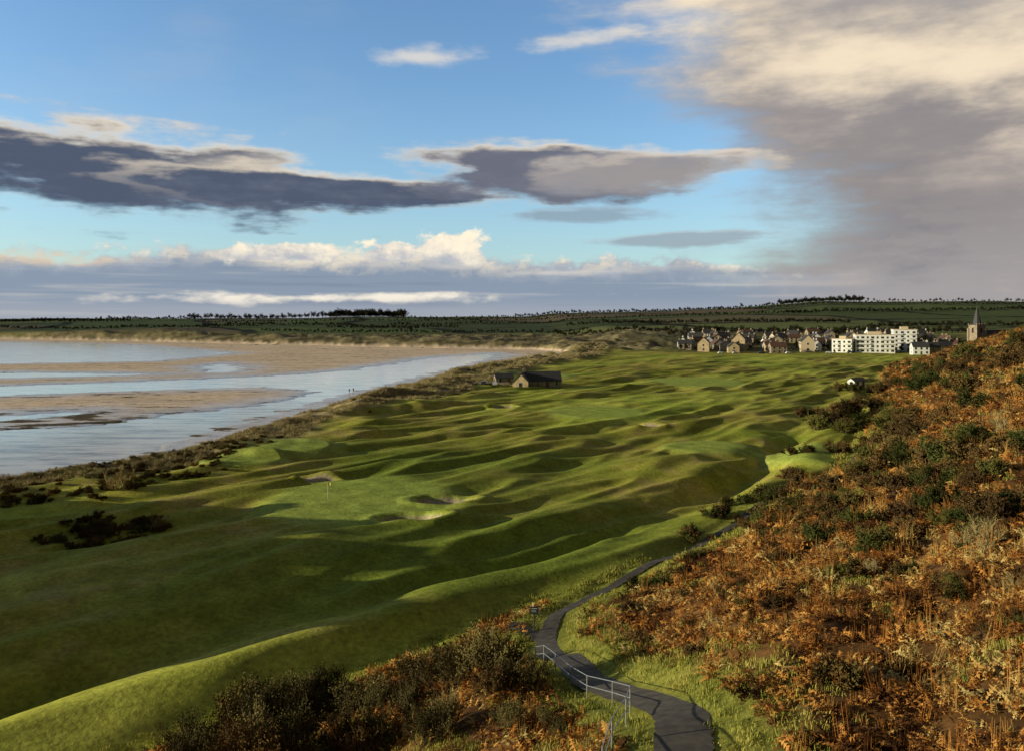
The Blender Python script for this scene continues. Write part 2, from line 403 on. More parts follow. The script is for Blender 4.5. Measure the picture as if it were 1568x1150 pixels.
def shrub(seed, mats, leafn=5, tall=1.0, leaf=.03, twigw=.008, nl=10):
    """unit shrub: limbs, twigs and small leaves in an uneven dome about 1 m in radius"""
    random.seed(seed); mb = MB(); lf = MB()
    def rib(p, q, w):
        ax = (q - p); o = ax.cross(Vector((rnd(-1, 1), rnd(-1, 1), rnd(-1, 1)))).normalized() * w
        mb.quad(tuple(p - o), tuple(p + o), tuple(q + o * .4), tuple(q - o * .4))
    for k in range(nl):
        az = 6.283 * k / nl + rnd(-.4, .4); el = rnd(.3, 1.45)
        dr = Vector((math.cos(az) * math.cos(el), math.sin(az) * math.cos(el), math.sin(el) * tall))
        L = rnd(.55, .9); p0 = Vector((rnd(-.2, .2), rnd(-.2, .2), -.05)); p1 = p0 + dr * L * .6
        mb.tube(p0, p1, twigw * 3, twigw * 1.8, 4)
        for j in range(7):
            d2 = (dr + Vector((rnd(-.75, .75), rnd(-.75, .75), rnd(-.35, .7)))).normalized()
            q0 = p0 + dr * L * rnd(.2, .62); q1 = q0 + d2 * rnd(.2, .42)
            rib(q0, q1, twigw * 1.4)
            for i in range(5):
                d3 = (d2 + Vector((rnd(-.9, .9), rnd(-.9, .9), rnd(-.4, .8)))).normalized()
                r0 = q0 + (q1 - q0) * rnd(.3, 1); r1 = r0 + d3 * rnd(.10, .24)
                rib(r0, r1, twigw * .8)
                for l in range(leafn):
                    c = r0 + (r1 - r0) * rnd(.1, 1.1) + Vector((rnd(-1, 1), rnd(-1, 1), rnd(-1, 1))) * .04
                    a = Vector((rnd(-1, 1), rnd(-1, 1), rnd(-1, 1))).normalized() * leaf * rnd(.6, 1.3)
                    b2 = a.orthogonal().normalized() * leaf * rnd(.4, .8)
                    lf.quad(tuple(c - a), tuple(c - b2), tuple(c + a), tuple(c + b2))
    n = len(mb.v); nf = len(mb.f)
    mb.v += lf.v; mb.f += [tuple(i + n for i in f) for f in lf.f]
    me = mb.mesh('shrub', mats[0]); me.materials.append(mats[1])
    mi = np.zeros(len(me.polygons), np.int32); mi[nf:] = 1; me.polygons.foreach_set('material_index', mi)
    return bpy.data.objects.new('shrub_form', me)
def treeform(seed, mats):
    random.seed(seed); mb = MB(); lf = MB()
    mb.tube((0, 0, -.1), (.02, 0, .4), .035, .022, 6)
    for k in range(9):
        az = rnd(0, 6.283); z = rnd(.2, .5); L = rnd(.25, .45); el = rnd(.3, 1.3)
        dr = Vector((math.cos(az) * math.cos(el), math.sin(az) * math.cos(el), math.sin(el)))
        p = Vector((0, 0, z)); q = p + dr * L; mb.tube(p, q, .014, .006, 4)
        for j in range(26):
            c0 = p + (q - p) * rnd(.4, 1.15) + Vector((rnd(-1, 1), rnd(-1, 1), rnd(-.7, 1))) * .13
            a = Vector((rnd(-1, 1), rnd(-1, 1), rnd(-1, 1))).normalized() * .05; b2 = a.orthogonal().normalized() * .035
            lf.quad(tuple(c0 - a), tuple(c0 - b2), tuple(c0 + a), tuple(c0 + b2))
    n = len(mb.v); nf = len(mb.f)
    mb.v += lf.v; mb.f += [tuple(i + n for i in f) for f in lf.f]
    me = mb.mesh('tree', mats[0]); me.materials.append(mats[1])
    mi = np.zeros(len(me.polygons), np.int32); mi[nf:] = 1; me.polygons.foreach_set('material_index', mi)
    return bpy.data.objects.new('tree_form', me)

def scatter(name, forms, X, Y, scl, sink=.03, sclz=None):
    X = np.asarray(X, float); Y = np.asarray(Y, float); scl = np.asarray(scl, float)
    Z = terrain(X, Y) - sink
    n = len(X)
    cl = bpy.data.collections.new(name + '_forms')
    for f in forms: cl.objects.link(f)
    me = bpy.data.meshes.new(name); me.vertices.add(n)
    me.vertices.foreach_set('co', np.stack([X, Y, Z], -1).astype(np.float32).ravel())
    def att(nm, tp, v, fld='value'):
        a = me.attributes.new(nm, tp, 'POINT'); a.data.foreach_set(fld, v)
    rot = np.stack([rng.normal(0, .10, n), rng.normal(0, .10, n), rng.random(n) * 6.283], -1).astype(np.float32)
    if sclz is None: sclz = scl * rng.uniform(.8, 1.2, n)
    S = np.stack([scl, scl, sclz], -1).astype(np.float32)
    att('rot', 'FLOAT_VECTOR', rot.ravel(), 'vector'); att('scl', 'FLOAT_VECTOR', S.ravel(), 'vector')
    att('idx', 'INT', rng.integers(0, len(forms), n).astype(np.int32))
    ob = bpy.data.objects.new(name, me); col_root.objects.link(ob)
    ng = bpy.data.node_groups.new(name + '_gn', 'GeometryNodeTree')
    ng.interface.new_socket('Geometry', in_out='INPUT', socket_type='NodeSocketGeometry')
    ng.interface.new_socket('Geometry', in_out='OUTPUT', socket_type='NodeSocketGeometry')
    gi = ng.nodes.new('NodeGroupInput'); go = ng.nodes.new('NodeGroupOutput')
    ip = ng.nodes.new('GeometryNodeInstanceOnPoints'); ci = ng.nodes.new('GeometryNodeCollectionInfo')
    ci.inputs['Collection'].default_value = cl; ci.inputs['Separate Children'].default_value = True; ci.inputs['Reset Children'].default_value = True
    def na(nm, tp):
        q = ng.nodes.new('GeometryNodeInputNamedAttribute'); q.data_type = tp; q.inputs['Name'].default_value = nm
        return q.outputs[0]
    ng.links.new(gi.outputs[0], ip.inputs['Points']); ng.links.new(ci.outputs[0], ip.inputs['Instance'])
    ip.inputs['Pick Instance'].default_value = True
    ng.links.new(na('idx', 'INT'), ip.inputs['Instance Index'])
    ng.links.new(na('rot', 'FLOAT_VECTOR'), ip.inputs['Rotation']); ng.links.new(na('scl', 'FLOAT_VECTOR'), ip.inputs['Scale'])
    ng.links.new(ip.outputs[0], go.inputs[0])
    md = ob.modifiers.new('scatter', 'NODES'); md.node_group = ng
    print(name, n)
    return ob

m_brk = plantmat('bracken_dead', [(.080, .038, .018), (.19, .080, .028), (.45, .19, .045), (.64, .32, .080), (.56, .42, .15)], .22, .75, .42)
m_twig = plantmat('twigs', [(.060, .042, .026), (.11, .078, .045), (.19, .135, .070)], .5)
m_leaf = plantmat('shrub_leaves', [(.070, .042, .020), (.11, .072, .028), (.17, .10, .034), (.13, .11, .035)], .12)
m_leafg = plantmat('gorse_leaves', [(.050, .065, .018), (.09, .10, .026), (.17, .16, .038)], .12)
m_olive = plantmat('olive_scrub', [(.075, .070, .026), (.13, .115, .040), (.20, .165, .055)], .4)
m_pale = plantmat('pale_twigs', [(.24, .17, .07), (.36, .28, .12), (.44, .35, .17)], .5)
m_grass = plantmat('verge_grass_blades', [(.19, .21, .04), (.32, .31, .06), (.48, .40, .11)], .3)
m_marram = plantmat('marram_blades', [(.20, .155, .07), (.38, .31, .15), (.54, .45, .24), (.24, .23, .085)], .10)
m_tree = plantmat('winter_crown', [(.018, .019, .011), (.028, .028, .015), (.042, .038, .021)], .05)
m_bark = simple('bark', (.06, .045, .03), .9)

def cand(n, x0, x1, y0, y1):
    X = rng.uniform(x0, x1, n); Y = rng.uniform(y0, y1, n)
    D = np.hypot(X, Y)
    vis = (np.abs(X) < .72 * Y + 5)
    return X[vis], Y[vis], D[vis]
# bracken
X, Y, D = cand(540000, -60, 260, 12, 400)
p = np.minimum(1, (42 / D) ** 1.65)
k = rng.random(len(X)) < p
X, Y, D = X[k], Y[k], D[k]
Z, inf = terrain(X, Y, True)
nn = fbm(X / 6, Y / 6, 101, 3); nl = fbm(X / 25, Y / 25, 71, 4); ng_ = fbm(X / 2.6, Y / 2.6, 107, 2)
ok = (inf['d'] > 2.2 + 1.5 * nn) & (inf['pd'] > 2.5 + .8 * nn) & (nn > -.42) & (nl + .2 * nn < .55) & (ng_ > -.36)
ok &= ~((inf['pd'] < 5.0) & (X > 5) & (Y > 30) & (rng.random(len(X)) < .8))
X, Y, D, ng_ = X[ok], Y[ok], D[ok], ng_[ok]
s = rng.uniform(.6, 1.15, len(X)) * (1 + .6 * ng_) * np.clip(D / 50, .9, 2.8) ** .85
scatter('bracken', [bracken(i, m_brk, 0 if i % 3 else 6) for i in range(8)], X, Y, s)
# verge grass
X, Y, D = cand(220000, -60, 160, 12, 260)
Z, inf = terrain(X, Y, True)
nn = fbm(X / 6, Y / 6, 101, 3)
ok = (((inf['pd'] > 1.15) & (inf['pd'] < 5.5)) | ((inf['d'] > -.5) & (inf['d'] < 5)) | ((inf['d'] > 5) & (nn < -.30))) & (rng.random(len(X)) < np.clip(50 / D, 0, 1)) & (inf['d'] > -.5) & (inf['pd'] > 1.15)
X, Y, D = X[ok], Y[ok], D[ok]
scatter('verge_grass', [tuft(40 + i, m_grass, 34, .22, .34, .7) for i in range(4)], X, Y, rng.uniform(.6, 1.4, len(X)) * np.clip(D / 60, 1, 2))
# marram
X, Y, D = cand(280000, -130, 90, 60, 640)
Z, inf = terrain(X, Y, True)
wd = 15 + 8 * fbm(X / 40, Y / 40, 75, 2) + 12 * sst(180, 260, Y)
ok = (inf['sd'] > -1) & (inf['sd'] < wd) & (rng.random(len(X)) < np.clip((140 / D) ** 1.3, 0, 1)) & (inf['flat'] < .1) & (fbm(X / 9, Y / 9, 104, 3) > -.25)
X, Y, D = X[ok], Y[ok], D[ok]
scatter('marram_grass', [tuft(60 + i, m_marram, 36, .7, .45) for i in range(4)], X, Y, rng.uniform(.5, 1.1, len(X)) * np.clip(D / 140, 1, 2.2) ** .7)
# shrubs: image pixel coordinates and width in pixels
SH = [(1110,795,55),(1085,830,50),(1065,855,45),(1150,805,60),(1200,790,60),(1240,770,60),(1290,745,60),(1325,725,60),
      (1285,655,65),(1310,660,75),(1345,655,75),(1300,635,55),(1330,630,60),(1375,720,110),(1420,730,120),(1350,705,90),(1400,680,120),(1450,690,100),(1385,650,70),
      (1385,820,110),(1440,815,110),(1330,840,80),(1500,800,90),(1545,790,90),(1550,690,90),(1540,610,80),(1500,580,70),
      (1562,560,80),(1470,610,80),(1400,600,60),(1440,580,60),(1380,590,50),(1350,600,50),(1300,600,40),(1530,545,70),(1460,560,50),(1500,550,60),(1420,570,40),
      (1010,905,60),(960,935,45),(1230,695,40),(1270,690,50),(1250,640,45),(1280,780,60),(1340,770,80),(1420,780,80),(1490,720,90),(1545,740,80),(1180,860,60),(1235,830,70),(1290,880,60),
      (1130,900,50),(1480,900,70),(1180,770,60),(1130,770,40),(1240,740,60),(1210,760,50),(1380,880,60),(1540,960,60),(1200,920,50),(1060,960,45),
      (1270,810,70),(1310,800,70),(1210,820,60),(1360,750,70)]
XX, YY, SS = [], [], []
random.seed(11)
for px, py, w in SH:
    x, y, z = sight(px, py)
    r = w * y / F / 2 * 1.3
    for q in range(4):
        XX.append(x + rnd(-.8, .8) * r); YY.append(y + rnd(-.6, .9) * r); SS.append(r * rnd(.6, 1.0) * (1.0 if q == 0 else .8))
X, Y, D = cand(8000, 10, 280, 75, 420)
Z, inf = terrain(X, Y, True)
ok = (inf['d'] > 2) & (fbm(X / 24, Y / 24, 110, 3) > -.02) & (rng.random(len(X)) < .8)
XX += list(X[ok]); YY += list(Y[ok]); SS += list(rng.uniform(.7, 2.3, ok.sum()))
forms = [shrub(200 + i, (m_twig, m_leaf), 7, rnd(.8, 1.1), .034) for i in range(4)] + [shrub(300 + i, (m_twig, m_leafg), 8, .9, .032) for i in range(4)]
scatter('shrubs', forms, XX, YY, SS, sink=.1)
# low salt-burnt scrub on the near dunes
XX, YY, SS = [], [], []
for px, py, w in [(20,770,80),(80,765,70),(140,755,60),(185,745,70),(230,735,60),(290,725,60),(330,712,40),(110,815,100),(150,835,100),(200,820,100),(240,805,70),(90,830,70),(180,800,80),(130,800,80)]:
    x, y, z = sight(px, py); r = w * y / F / 2
    for q in range(7):
        XX.append(x + rnd(-1, 1) * r); YY.append(y + rnd(-.8, .8) * r); SS.append(r * rnd(.3, .55))
X, Y, D = cand(12000, -130, 20, 60, 330)
Z, inf = terrain(X, Y, True)
ok = (inf['sd'] > 1) & (inf['sd'] < 19) & ((Y < 158) | (rng.random(len(X)) < .045)) & (rng.random(len(X)) < .8)
XX += list(X[ok]); YY += list(Y[ok]); SS += list(rng.uniform(.5, 1.3, ok.sum()))
SS = np.array(SS)
scatter('dune_scrub', [shrub(700 + i, (m_twig, m_leaf), 6, .9, .040, .010) for i in range(3)] + [shrub(710, (m_twig, m_olive), 6, .8, .036, .010)], XX, YY, SS, .1, SS * .8)
# tall thorn scrub below the viewpoint, left of the path
XX, YY, SS = [], [], []
for px, py, w in [(340,1150,110),(410,1130,130),(480,1110,120),(550,1100,110),(610,1085,100),(670,1060,120),(730,1040,120),(790,1050,80),
      (430,1170,120),(530,1170,120),(640,1140,100),(300,1185,110),(380,1180,120),(700,1030,100),(590,1150,100),(760,1120,70),(860,1120,60),(450,1090,110),(380,1110,110),(520,1075,90)]:
    x, y, z = sight(px, py); r = w * y / F / 2 * 1.2
    for q in range(3):
        XX.append(x + rnd(-.7, .7) * r); YY.append(y + rnd(-.6, .8) * r); SS.append(r * rnd(.65, 1.0))
SS = np.array(SS)
scatter('thorn_scrub', [shrub(600 + i, (m_twig, m_olive), 5, 1.1, .022, .006, 14) for i in range(4)] + [shrub(610, (m_twig, m_leaf), 6, 1.0, .026, .006, 13)], XX, YY, SS, .1, SS * 1.5)
# low bramble between the bracken
X, Y, D = cand(7000, -45, 120, 14, 130)
Z, inf = terrain(X, Y, True)
ok = (inf['d'] > 3) & (inf['pd'] > 3) & (fbm(X / 9, Y / 9, 120, 3) > .05) & (rng.random(len(X)) < .4)
scatter('brambles', [shrub(450 + i, (m_twig, m_leaf), 6, .55, .045, .010, 9) for i in range(2)] + [shrub(455, (m_twig, m_leafg), 6, .55, .045, .010, 9)], X[ok], Y[ok], rng.uniform(.5, 1.2, ok.sum()), sink=.05)
# pale leafless bushes
XX, YY, SS = [], [], []
for px, py, w in [(1475,840,60),(1500,830,70),(1535,660,50),(1490,850,50),(185,745,60),(1540,900,50),(1330,880,40),(240,810,40)]:
    x, y, z = sight(px, py); r = w * y / F / 2 * 1.2
    for q in range(2):
        XX.append(x + rnd(-.5, .5) * r); YY.append(y + rnd(-.5, .5) * r); SS.append(r * rnd(.8, 1.1))
scatter('leafless_bushes', [shrub(400 + i, (m_pale, m_pale), 1, 1.6, .018, .008, 12) for i in range(2)], XX, YY, SS, sink=.1)

# distant trees and hedges
XX, YY, SS = [], [], []
def trow(px0, px1, D0, D1, n, h0, h1, jit=.01):
    for i in range(n):
        t = (i + rnd(-.4, .4)) / max(1, n - 1); Dd = D0 + (D1 - D0) * t + rnd(-jit, jit) * D0
        XX.append((px0 + (px1 - px0) * t - 784) / F * Dd); YY.append(Dd); SS.append(rnd(h0, h1))
trow(290, 515, 2450, 2450, 60, 17, 25); trow(505, 620, 2400, 2400, 110, 20, 29, .03); trow(620, 800, 2450, 2450, 50, 6, 11)
trow(0, 300, 2300, 2450, 110, 8, 15, .03); trow(-100, 200, 1900, 2000, 80, 8, 13); trow(790, 1010, 2450, 2450, 90, 6, 13, .02)
trow(1000, 1200, 2450, 2450, 60, 7, 14, .02); trow(1195, 1320, 2450, 2450, 80, 14, 22, .02); trow(1320, 1600, 2450, 2450, 50, 7, 16, .02)
trow(640, 1100, 2000, 2100, 160, 5, 10, .004); trow(600, 1250, 1650, 1500, 170, 5, 9, .004); trow(870, 1300, 1250, 1150, 150, 5, 9, .004)
trow(1200, 1600, 1500, 1700, 130, 6, 11, .004); trow(300, 700, 1500, 1450, 120, 5, 9, .004); trow(1100, 1600, 1900, 2100, 130, 6, 10, .004)
trow(500, 640, 1250, 1200, 36, 5, 8, .01); trow(1330, 1600, 1000, 1100, 80, 6, 10, .01); trow(300, 900, 1900, 1800, 130, 5, 9, .004)
trow(0, 400, 1400, 1300, 120, 4, 8, .01); trow(400, 900, 1100, 1050, 120, 4, 7, .01); trow(850, 1030, 900, 880, 60, 4, 7, .01)
trow(1020, 1100, 700, 690, 20, 5, 8, .03); trow(1250, 1310, 690, 690, 16, 6, 9, .03); trow(1050, 1480, 760, 800, 90, 6, 10, .03)
trow(1470, 1545, 455, 440, 26, 5, 8, .03); trow(1380, 1500, 620, 600, 30, 5, 9, .03); trow(1040, 1440, 610, 600, 80, 3, 7, .10)
scatter('distant_trees', [treeform(500 + i, (m_bark, m_tree)) for i in range(6)], XX, YY, np.array(SS) * 1.0, sink=.6)

# ------------------------------------------------------------------ footpath
def strip(name, P, wf, mat, lift):
    P = [Vector((x, y, 0)) for x, y in P]; pts = []
    for i in range(len(P) - 1):
        p0 = P[max(0, i - 1)]; p1 = P[i]; p2 = P[i + 1]; p3 = P[min(len(P) - 1, i + 2)]
        for t in np.linspace(0, 1, 16, endpoint=False):
            pts.append(.5 * ((2 * p1) + (p2 - p0) * t + (2 * p0 - 5 * p1 + 4 * p2 - p3) * t * t + (3 * p1 - p0 - 3 * p2 + p3) * t ** 3))
    X, Y = [], []; nc = 9
    for i, p in enumerate(pts):
        tn = (pts[min(i + 1, len(pts) - 1)] - pts[max(i - 1, 0)]).normalized(); nr = Vector((tn.y, -tn.x, 0)); w = wf(p.y)
        for j in range(nc):
            s = (j / (nc - 1) - .5) * w + (rnd(-.06, .06) if j in (0, nc - 1) else 0); q = p + nr * s; X.append(q.x); Y.append(q.y)
    X = np.array(X); Y = np.array(Y); Z = terrain(X, Y)
    Zc = Z.reshape(-1, nc); mean = Zc[:, nc // 2:nc // 2 + 1]
    Z = (Zc * .6 + mean * .4 + lift).ravel()
    me = grid_mesh(name, (len(pts), nc), X, Y, Z)
    me.flip_normals() if me.polygons[0].normal.z < 0 else None
    me.materials.append(mat); return link(name, me), pts
m_path = simple('tarmac_path', (.080, .066, .052), .92, .45, 2.2, bump=.4)
strip('footpath', PATH, lambda y: 1.9 if y < 50 else (1.9 - .95 * min(1, (y - 50) / 14)), m_path, .09)
strip('footpath_spur', [(2.6, 57), (0.2, 60), (-2.5, 60.5)], lambda y: 1.4, m_path, .094)

# railing
m_rail = simple('galvanised_rail', (.42, .44, .45), .45, .15, 5, .6)
RL = [(2.7, 23.5), (3.3, 26), (4.2, 29), (4.8, 32), (4.4, 34.5), (3.6, 37.8), (3.0, 40.5), (2.4, 43.5), (1.9, 47), (1.5, 50.5)]
mb = MB(); prev = None
rail_e = bpy.data.objects.new('path_railing', None); col_root.objects.link(rail_e)
for x, y in RL:
    z = zat(x, y)
    mb.tube((x, y, z - .3), (x, y, z + 1.1), .032, .032, 8)
    if prev:
        for hh in (1.08, .6): mb.tube((prev[0], prev[1], prev[2] + hh), (x, y, z + hh), .020, .020, 8)
    prev = (x, y, z)
link('posts_and_rails', mb.mesh('posts_and_rails', m_rail), rail_e)

# sign by the path
m_sign = simple('sign_face', (.035, .045, .06), .4, .2); m_post = simple('sign_post_paint', (.05, .05, .05), .6)
m_trim = simple('sign_trim', (.6, .6, .55), .5, .1)
x, y, z = sight(818, 968)
e = bpy.data.objects.new('path_sign', None); e.location = (x, y, z); col_root.objects.link(e)
mb = MB(); mb.tube((0, 0, -.3), (0, 0, 2.0), .045, .045, 8); link('post', mb.mesh('post', m_post), e)
mb = MB(); mb.box(-.30, -.075, 1.4, .30, -.048, 1.96); link('panel', mb.mesh('panel', m_sign), e)
mb = MB(); mb.box(-.22, -.083, 1.79, .22, -.079, 1.84); mb.box(-.22, -.083, 1.66, .12, -.079, 1.69); mb.box(-.22, -.083, 1.56, .16, -.079, 1.59)
link('lettering', mb.mesh('lettering', m_trim), e)

# ------------------------------------------------------------------ golf flag
m_white = simple('white_paint', (.78, .78, .75), .5, .05); m_yel = simple('flag_cloth', (.75, .60, .08), .7, .1)
for px, py in [(502, 763)]:
    x, y, z = sight(px, py)
    e = bpy.data.objects.new('golf_flag', None); e.location = (x, y, z); col_root.objects.link(e)
    mb = MB(); mb.tube((0, 0, -.1), (0, 0, 2.2), .026, .022, 8); link('pin', mb.mesh('pin', m_white), e)
    mb = MB(); N = 6
    for i in range(N):
        a0, a1 = i / N, (i + 1) / N; f0, f1 = .05 * math.sin(a0 * 6), .05 * math.sin(a1 * 6)
        mb.quad((.02 + a0 * .5, f0, 1.8), (.02 + a1 * .5, f1, 1.8 + .03 * i / N), (.02 + a1 * .5, f1, 2.16), (.02 + a0 * .5, f0, 2.18))
    link('flag', mb.mesh('flag', m_yel), e)

# ------------------------------------------------------------------ buildings
m_stone = simple('sandstone', (.50, .38, .22), .85, .3, .8, bump=.2); m_stone2 = simple('weathered_stone', (.29, .225, .15), .85, .3, .8, bump=.2)
m_rend = simple('white_render', (.80, .79, .74), .7, .06); m_cream = simple('cream_render', (.60, .48, .31), .7, .08)
m_slate = simple('slate_roof', (.050, .048, .050), .7, .3, 1.5); m_tile = simple('brown_tile_roof', (.12, .06, .04), .7, .3, 1.5)
m_glass = simple('window_glass', (.03, .035, .04), .12, .2); m_door = simple('door_paint', (.09, .05, .04), .5, .2)
def house(name, x, y, w, dp, h, rot, rh, wall, roof, storeys=2, chim=2, zoff=0):
    z = min(zat(x, y), zat(x + 3, y), zat(x - 3, y)) + zoff
    e = bpy.data.objects.new(name, None); e.location = (x, y, z); e.rotation_euler = (0, 0, rot); col_root.objects.link(e)
    a, b2 = w / 2, dp / 2
    v = [(-a, -b2, -2), (a, -b2, -2), (a, b2, -2), (-a, b2, -2), (-a, -b2, h), (a, -b2, h), (a, b2, h), (-a, b2, h), (-a, 0, h + rh - .1), (a, 0, h + rh - .1)]
    f = [(0, 1, 5, 4), (2, 3, 7, 6), (1, 2, 6, 9, 5), (3, 0, 4, 8, 7)]
    me = bpy.data.meshes.new('walls'); me.from_pydata(v, [], f); me.materials.append(wall); link('walls', me, e)
    o = .35; t = .2; k = rh / b2
    mb = MB()
    for sg in (-1, 1):
        y0 = sg * (b2 + o); z0 = h - o * k
        n = len(mb.v)
        mb.v += [(-a - .25, y0, z0), (a + .25, y0, z0), (a + .25, 0, h + rh), (-a - .25, 0, h + rh), (-a - .25, y0, z0 + t), (a + .25, y0, z0 + t), (a + .25, sg * .002, h + rh + t), (-a - .25, sg * .002, h + rh + t)]
        mb.f += [tuple(n + i for i in q) for q in ((0, 1, 2, 3), (4, 5, 6, 7), (0, 1, 5, 4), (1, 2, 6, 5), (0, 3, 7, 4))]
    link('roof', mb.mesh('roof', roof), e)
    if chim:
        mb = MB()
        for i in range(chim):
            cx = (-a + .6) if i == 0 else (a - .6)
            mb.box(cx - .5, -.35, h + rh * .6, cx + .5, .35, h + rh + 1.0)
            for q in (-.25, .25): mb.tube((cx + q, 0, h + rh + 1.0), (cx + q, 0, h + rh + 1.4), .13, .11, 6)
        link('chimneys', mb.mesh('chimneys', wall), e)
    wn = MB(); fr = MB(); nb = max(2, int(w / 2.8)); sh_ = h / storeys
    for s_ in range(storeys):
        zc = s_ * sh_ + sh_ * .55
        for sg in (-1, 1):
            for i in range(nb):
                cx = -a + w * (i + .5) / nb
                if s_ == 0 and i == nb // 2: continue
                y0 = sg * (b2 + .02); y1 = sg * (b2 + .05); y2 = sg * (b2 + .09)
                fr.box(cx - .62, min(y0, y1), zc - .82, cx + .62, max(y0, y1), zc + .82)
                wn.box(cx - .54, min(y1, y2), zc - .74, cx + .54, max(y1, y2), zc + .74)
        for sg in (-1, 1):
            x0 = sg * (a + .02); x1 = sg * (a + .05); x2 = sg * (a + .09)
            fr.box(min(x0, x1), -.62, zc - .82, max(x0, x1), .62, zc + .82); wn.box(min(x1, x2), -.54, zc - .74, max(x1, x2), .54, zc + .74)
    link('window_frames', fr.mesh('window_frames', m_white), e); link('windows', wn.mesh('windows', m_glass), e)
    dr = MB(); cx = -a + w * (nb // 2 + .5) / nb; dr.box(cx - .5, -b2 - .08, 0, cx + .5, -b2 - .02, 2.1); link('door', dr.mesh('door', m_door), e)
    return e
random.seed(21)
spots = []
def free(x, y, r):
    for a, b2, c in spots:
        if math.hypot(a - x, b2 - y) < r + c: return False
    return True
def block(name, x, y, w, dp, storeys, rot, wall, sh_=3.0):
    z = zat(x, y) - .2; h = storeys * sh_ + .4
    e = bpy.data.objects.new(name, None); e.location = (x, y, z); e.rotation_euler = (0, 0, rot); col_root.objects.link(e)
    mb = MB(); mb.box(-w / 2, -dp / 2, -2, w / 2, dp / 2, h); link('walls', mb.mesh('walls', wall), e)
    mb = MB(); mb.box(-w / 2 - .3, -dp / 2 - .3, h + .003, w / 2 + .3, dp / 2 + .3, h + .35); mb.box(-w / 6, -2, h + .353, w / 6, 2, h + 2.2)
    link('flat_roof', mb.mesh('flat_roof', m_cream), e)
    wn = MB(); bl = MB(); nb = int(w / 3.1)
    for s_ in range(storeys):
        for i in range(nb):
            cx = -w / 2 + w * (i + .5) / nb; zc = s_ * sh_ + 1.6; hw = .95 if i % 2 else .6
            wn.box(cx - hw, -dp / 2 - .05, zc - .7, cx + hw, -dp / 2 - .003, zc + .7); wn.box(cx - .8, dp / 2 + .003, zc - .7, cx + .8, dp / 2 + .05, zc + .7)
        for yy in (-dp / 4, dp / 4):
            wn.box(-w / 2 - .05, yy - .6, s_ * sh_ + .9, -w / 2 - .003, yy + .6, s_ * sh_ + 2.2)
        if s_:
            for (xa, xb) in ((-w / 2 + .4, -w / 8), (w / 8, w / 2 - .4)):
                bl.box(xa, -dp / 2 - 1.1, s_ * sh_ - .05, xb, -dp / 2 - .06, s_ * sh_ + .12); bl.box(xa, -dp / 2 - 1.1, s_ * sh_ + .123, xb, -dp / 2 - 1.03, s_ * sh_ + .9)
    link('windows', wn.mesh('windows', m_glass), e); link('balconies', bl.mesh('balconies', wall), e)
    spots.append((x, y, w * .55)); return e
def bx(px, D): return (px - 784) / F * D
block('white_apartment_block', bx(1338, 545), 545, 25, 11, 4, -.28, m_rend)
block('white_apartment_block', bx(1384, 565), 565, 15, 11, 5, -.3, m_rend)
block('white_apartment_block', bx(1291, 548), 548, 13, 9, 3, -.6, m_rend)
house('gabled_stone_hall', bx(1132, 575), 575, 13, 9, 8, 1.2, 5, m_stone, m_slate, 2, 2); spots.append((bx(1132, 575), 575, 8))
house('gabled_stone_hall', bx(1235, 560), 560, 13, 9, 7.5, 1.35, 4.5, m_cream, m_slate, 2, 2); spots.append((bx(1235, 560), 560, 8))
house('gabled_stone_hall', bx(1078, 560), 560, 11, 8, 6, 1.25, 4, m_stone, m_tile, 2, 2); spots.append((bx(1078, 560), 560, 8))
walls = [m_stone, m_stone2, m_stone, m_stone2, m_rend, m_cream, m_stone2, m_stone2]; tries = 0; cnt = 0
while cnt < 68 and tries < 3000:
    tries += 1
    px = rnd(1035, 1455); D0 = rnd(540, 690)
    if px > 1400 and D0 < 560: continue
    if px < 1060 and D0 > 600: continue
    x = bx(px, D0); r = rnd(4.6, 6.0)
    if not free(x, D0, r): continue
    spots.append((x, D0, r)); cnt += 1
    house('stone_house', x, D0, rnd(8, 13), rnd(6.5, 8), rnd(3.8, 5.6), random.choice([0, .15, 1.5, 1.4, -.2, -.5, .1]) + rnd(-.15, .15), rnd(2.4, 3.2), random.choice(walls), random.choice([m_slate, m_slate, m_tile]))
for px, D0 in [(1425, 520), (1445, 535), (1408, 515)]:
    house('stone_house', bx(px, D0), D0, 10, 7, 5, rnd(-.2, .2), 3, random.choice(walls), m_slate)
# church
x, y = bx(1496, 455), 455; z = max(zat(x, y), 7)
e = bpy.data.objects.new('church', None); e.location = (x, y, z); e.rotation_euler = (0, 0, .25); col_root.objects.link(e)
mb = MB(); mb.box(-3, -3, -8, 3, 3, 13)
for sx in (-3, 3):
    for sy in (-3, 3): mb.box(sx - .55, sy - .55, -8.1, sx + .55, sy + .55, 11)
link('tower', mb.mesh('tower', m_stone2), e)
mb = MB()
for i in range(4):
    for sg in (-1, 1):
        c = -2.7 + i * 1.8; mb.box(c - .45, sg * 3 - .25, 13.003, c + .45, sg * 3 + .25, 13.9)
link('battlements', mb.mesh('battlements', m_stone2), e)
mb = MB(); mb.tube((0, 0, 13.0), (0, 0, 24.0), 2.4, .08, 8); link('spire', mb.mesh('spire', m_slate), e)
mb = MB()
for sg in (-1, 1):
    mb.box(-.7, sg * 3.03 - .03, 8.5, .7, sg * 3.03 + .03, 11.4); mb.box(sg * 3.03 - .03, -.7, 8.5, sg * 3.03 + .03, .7, 11.4)
link('belfry_louvres', mb.mesh('belfry_louvres', m_glass), e)
v = [(3, -4.5, -8), (24, -4.5, -8), (24, 4.5, -8), (3, 4.5, -8), (3, -4.5, 5), (24, -4.5, 5), (24, 4.5, 5), (3, 4.5, 5), (3, 0, 10), (24, 0, 10)]
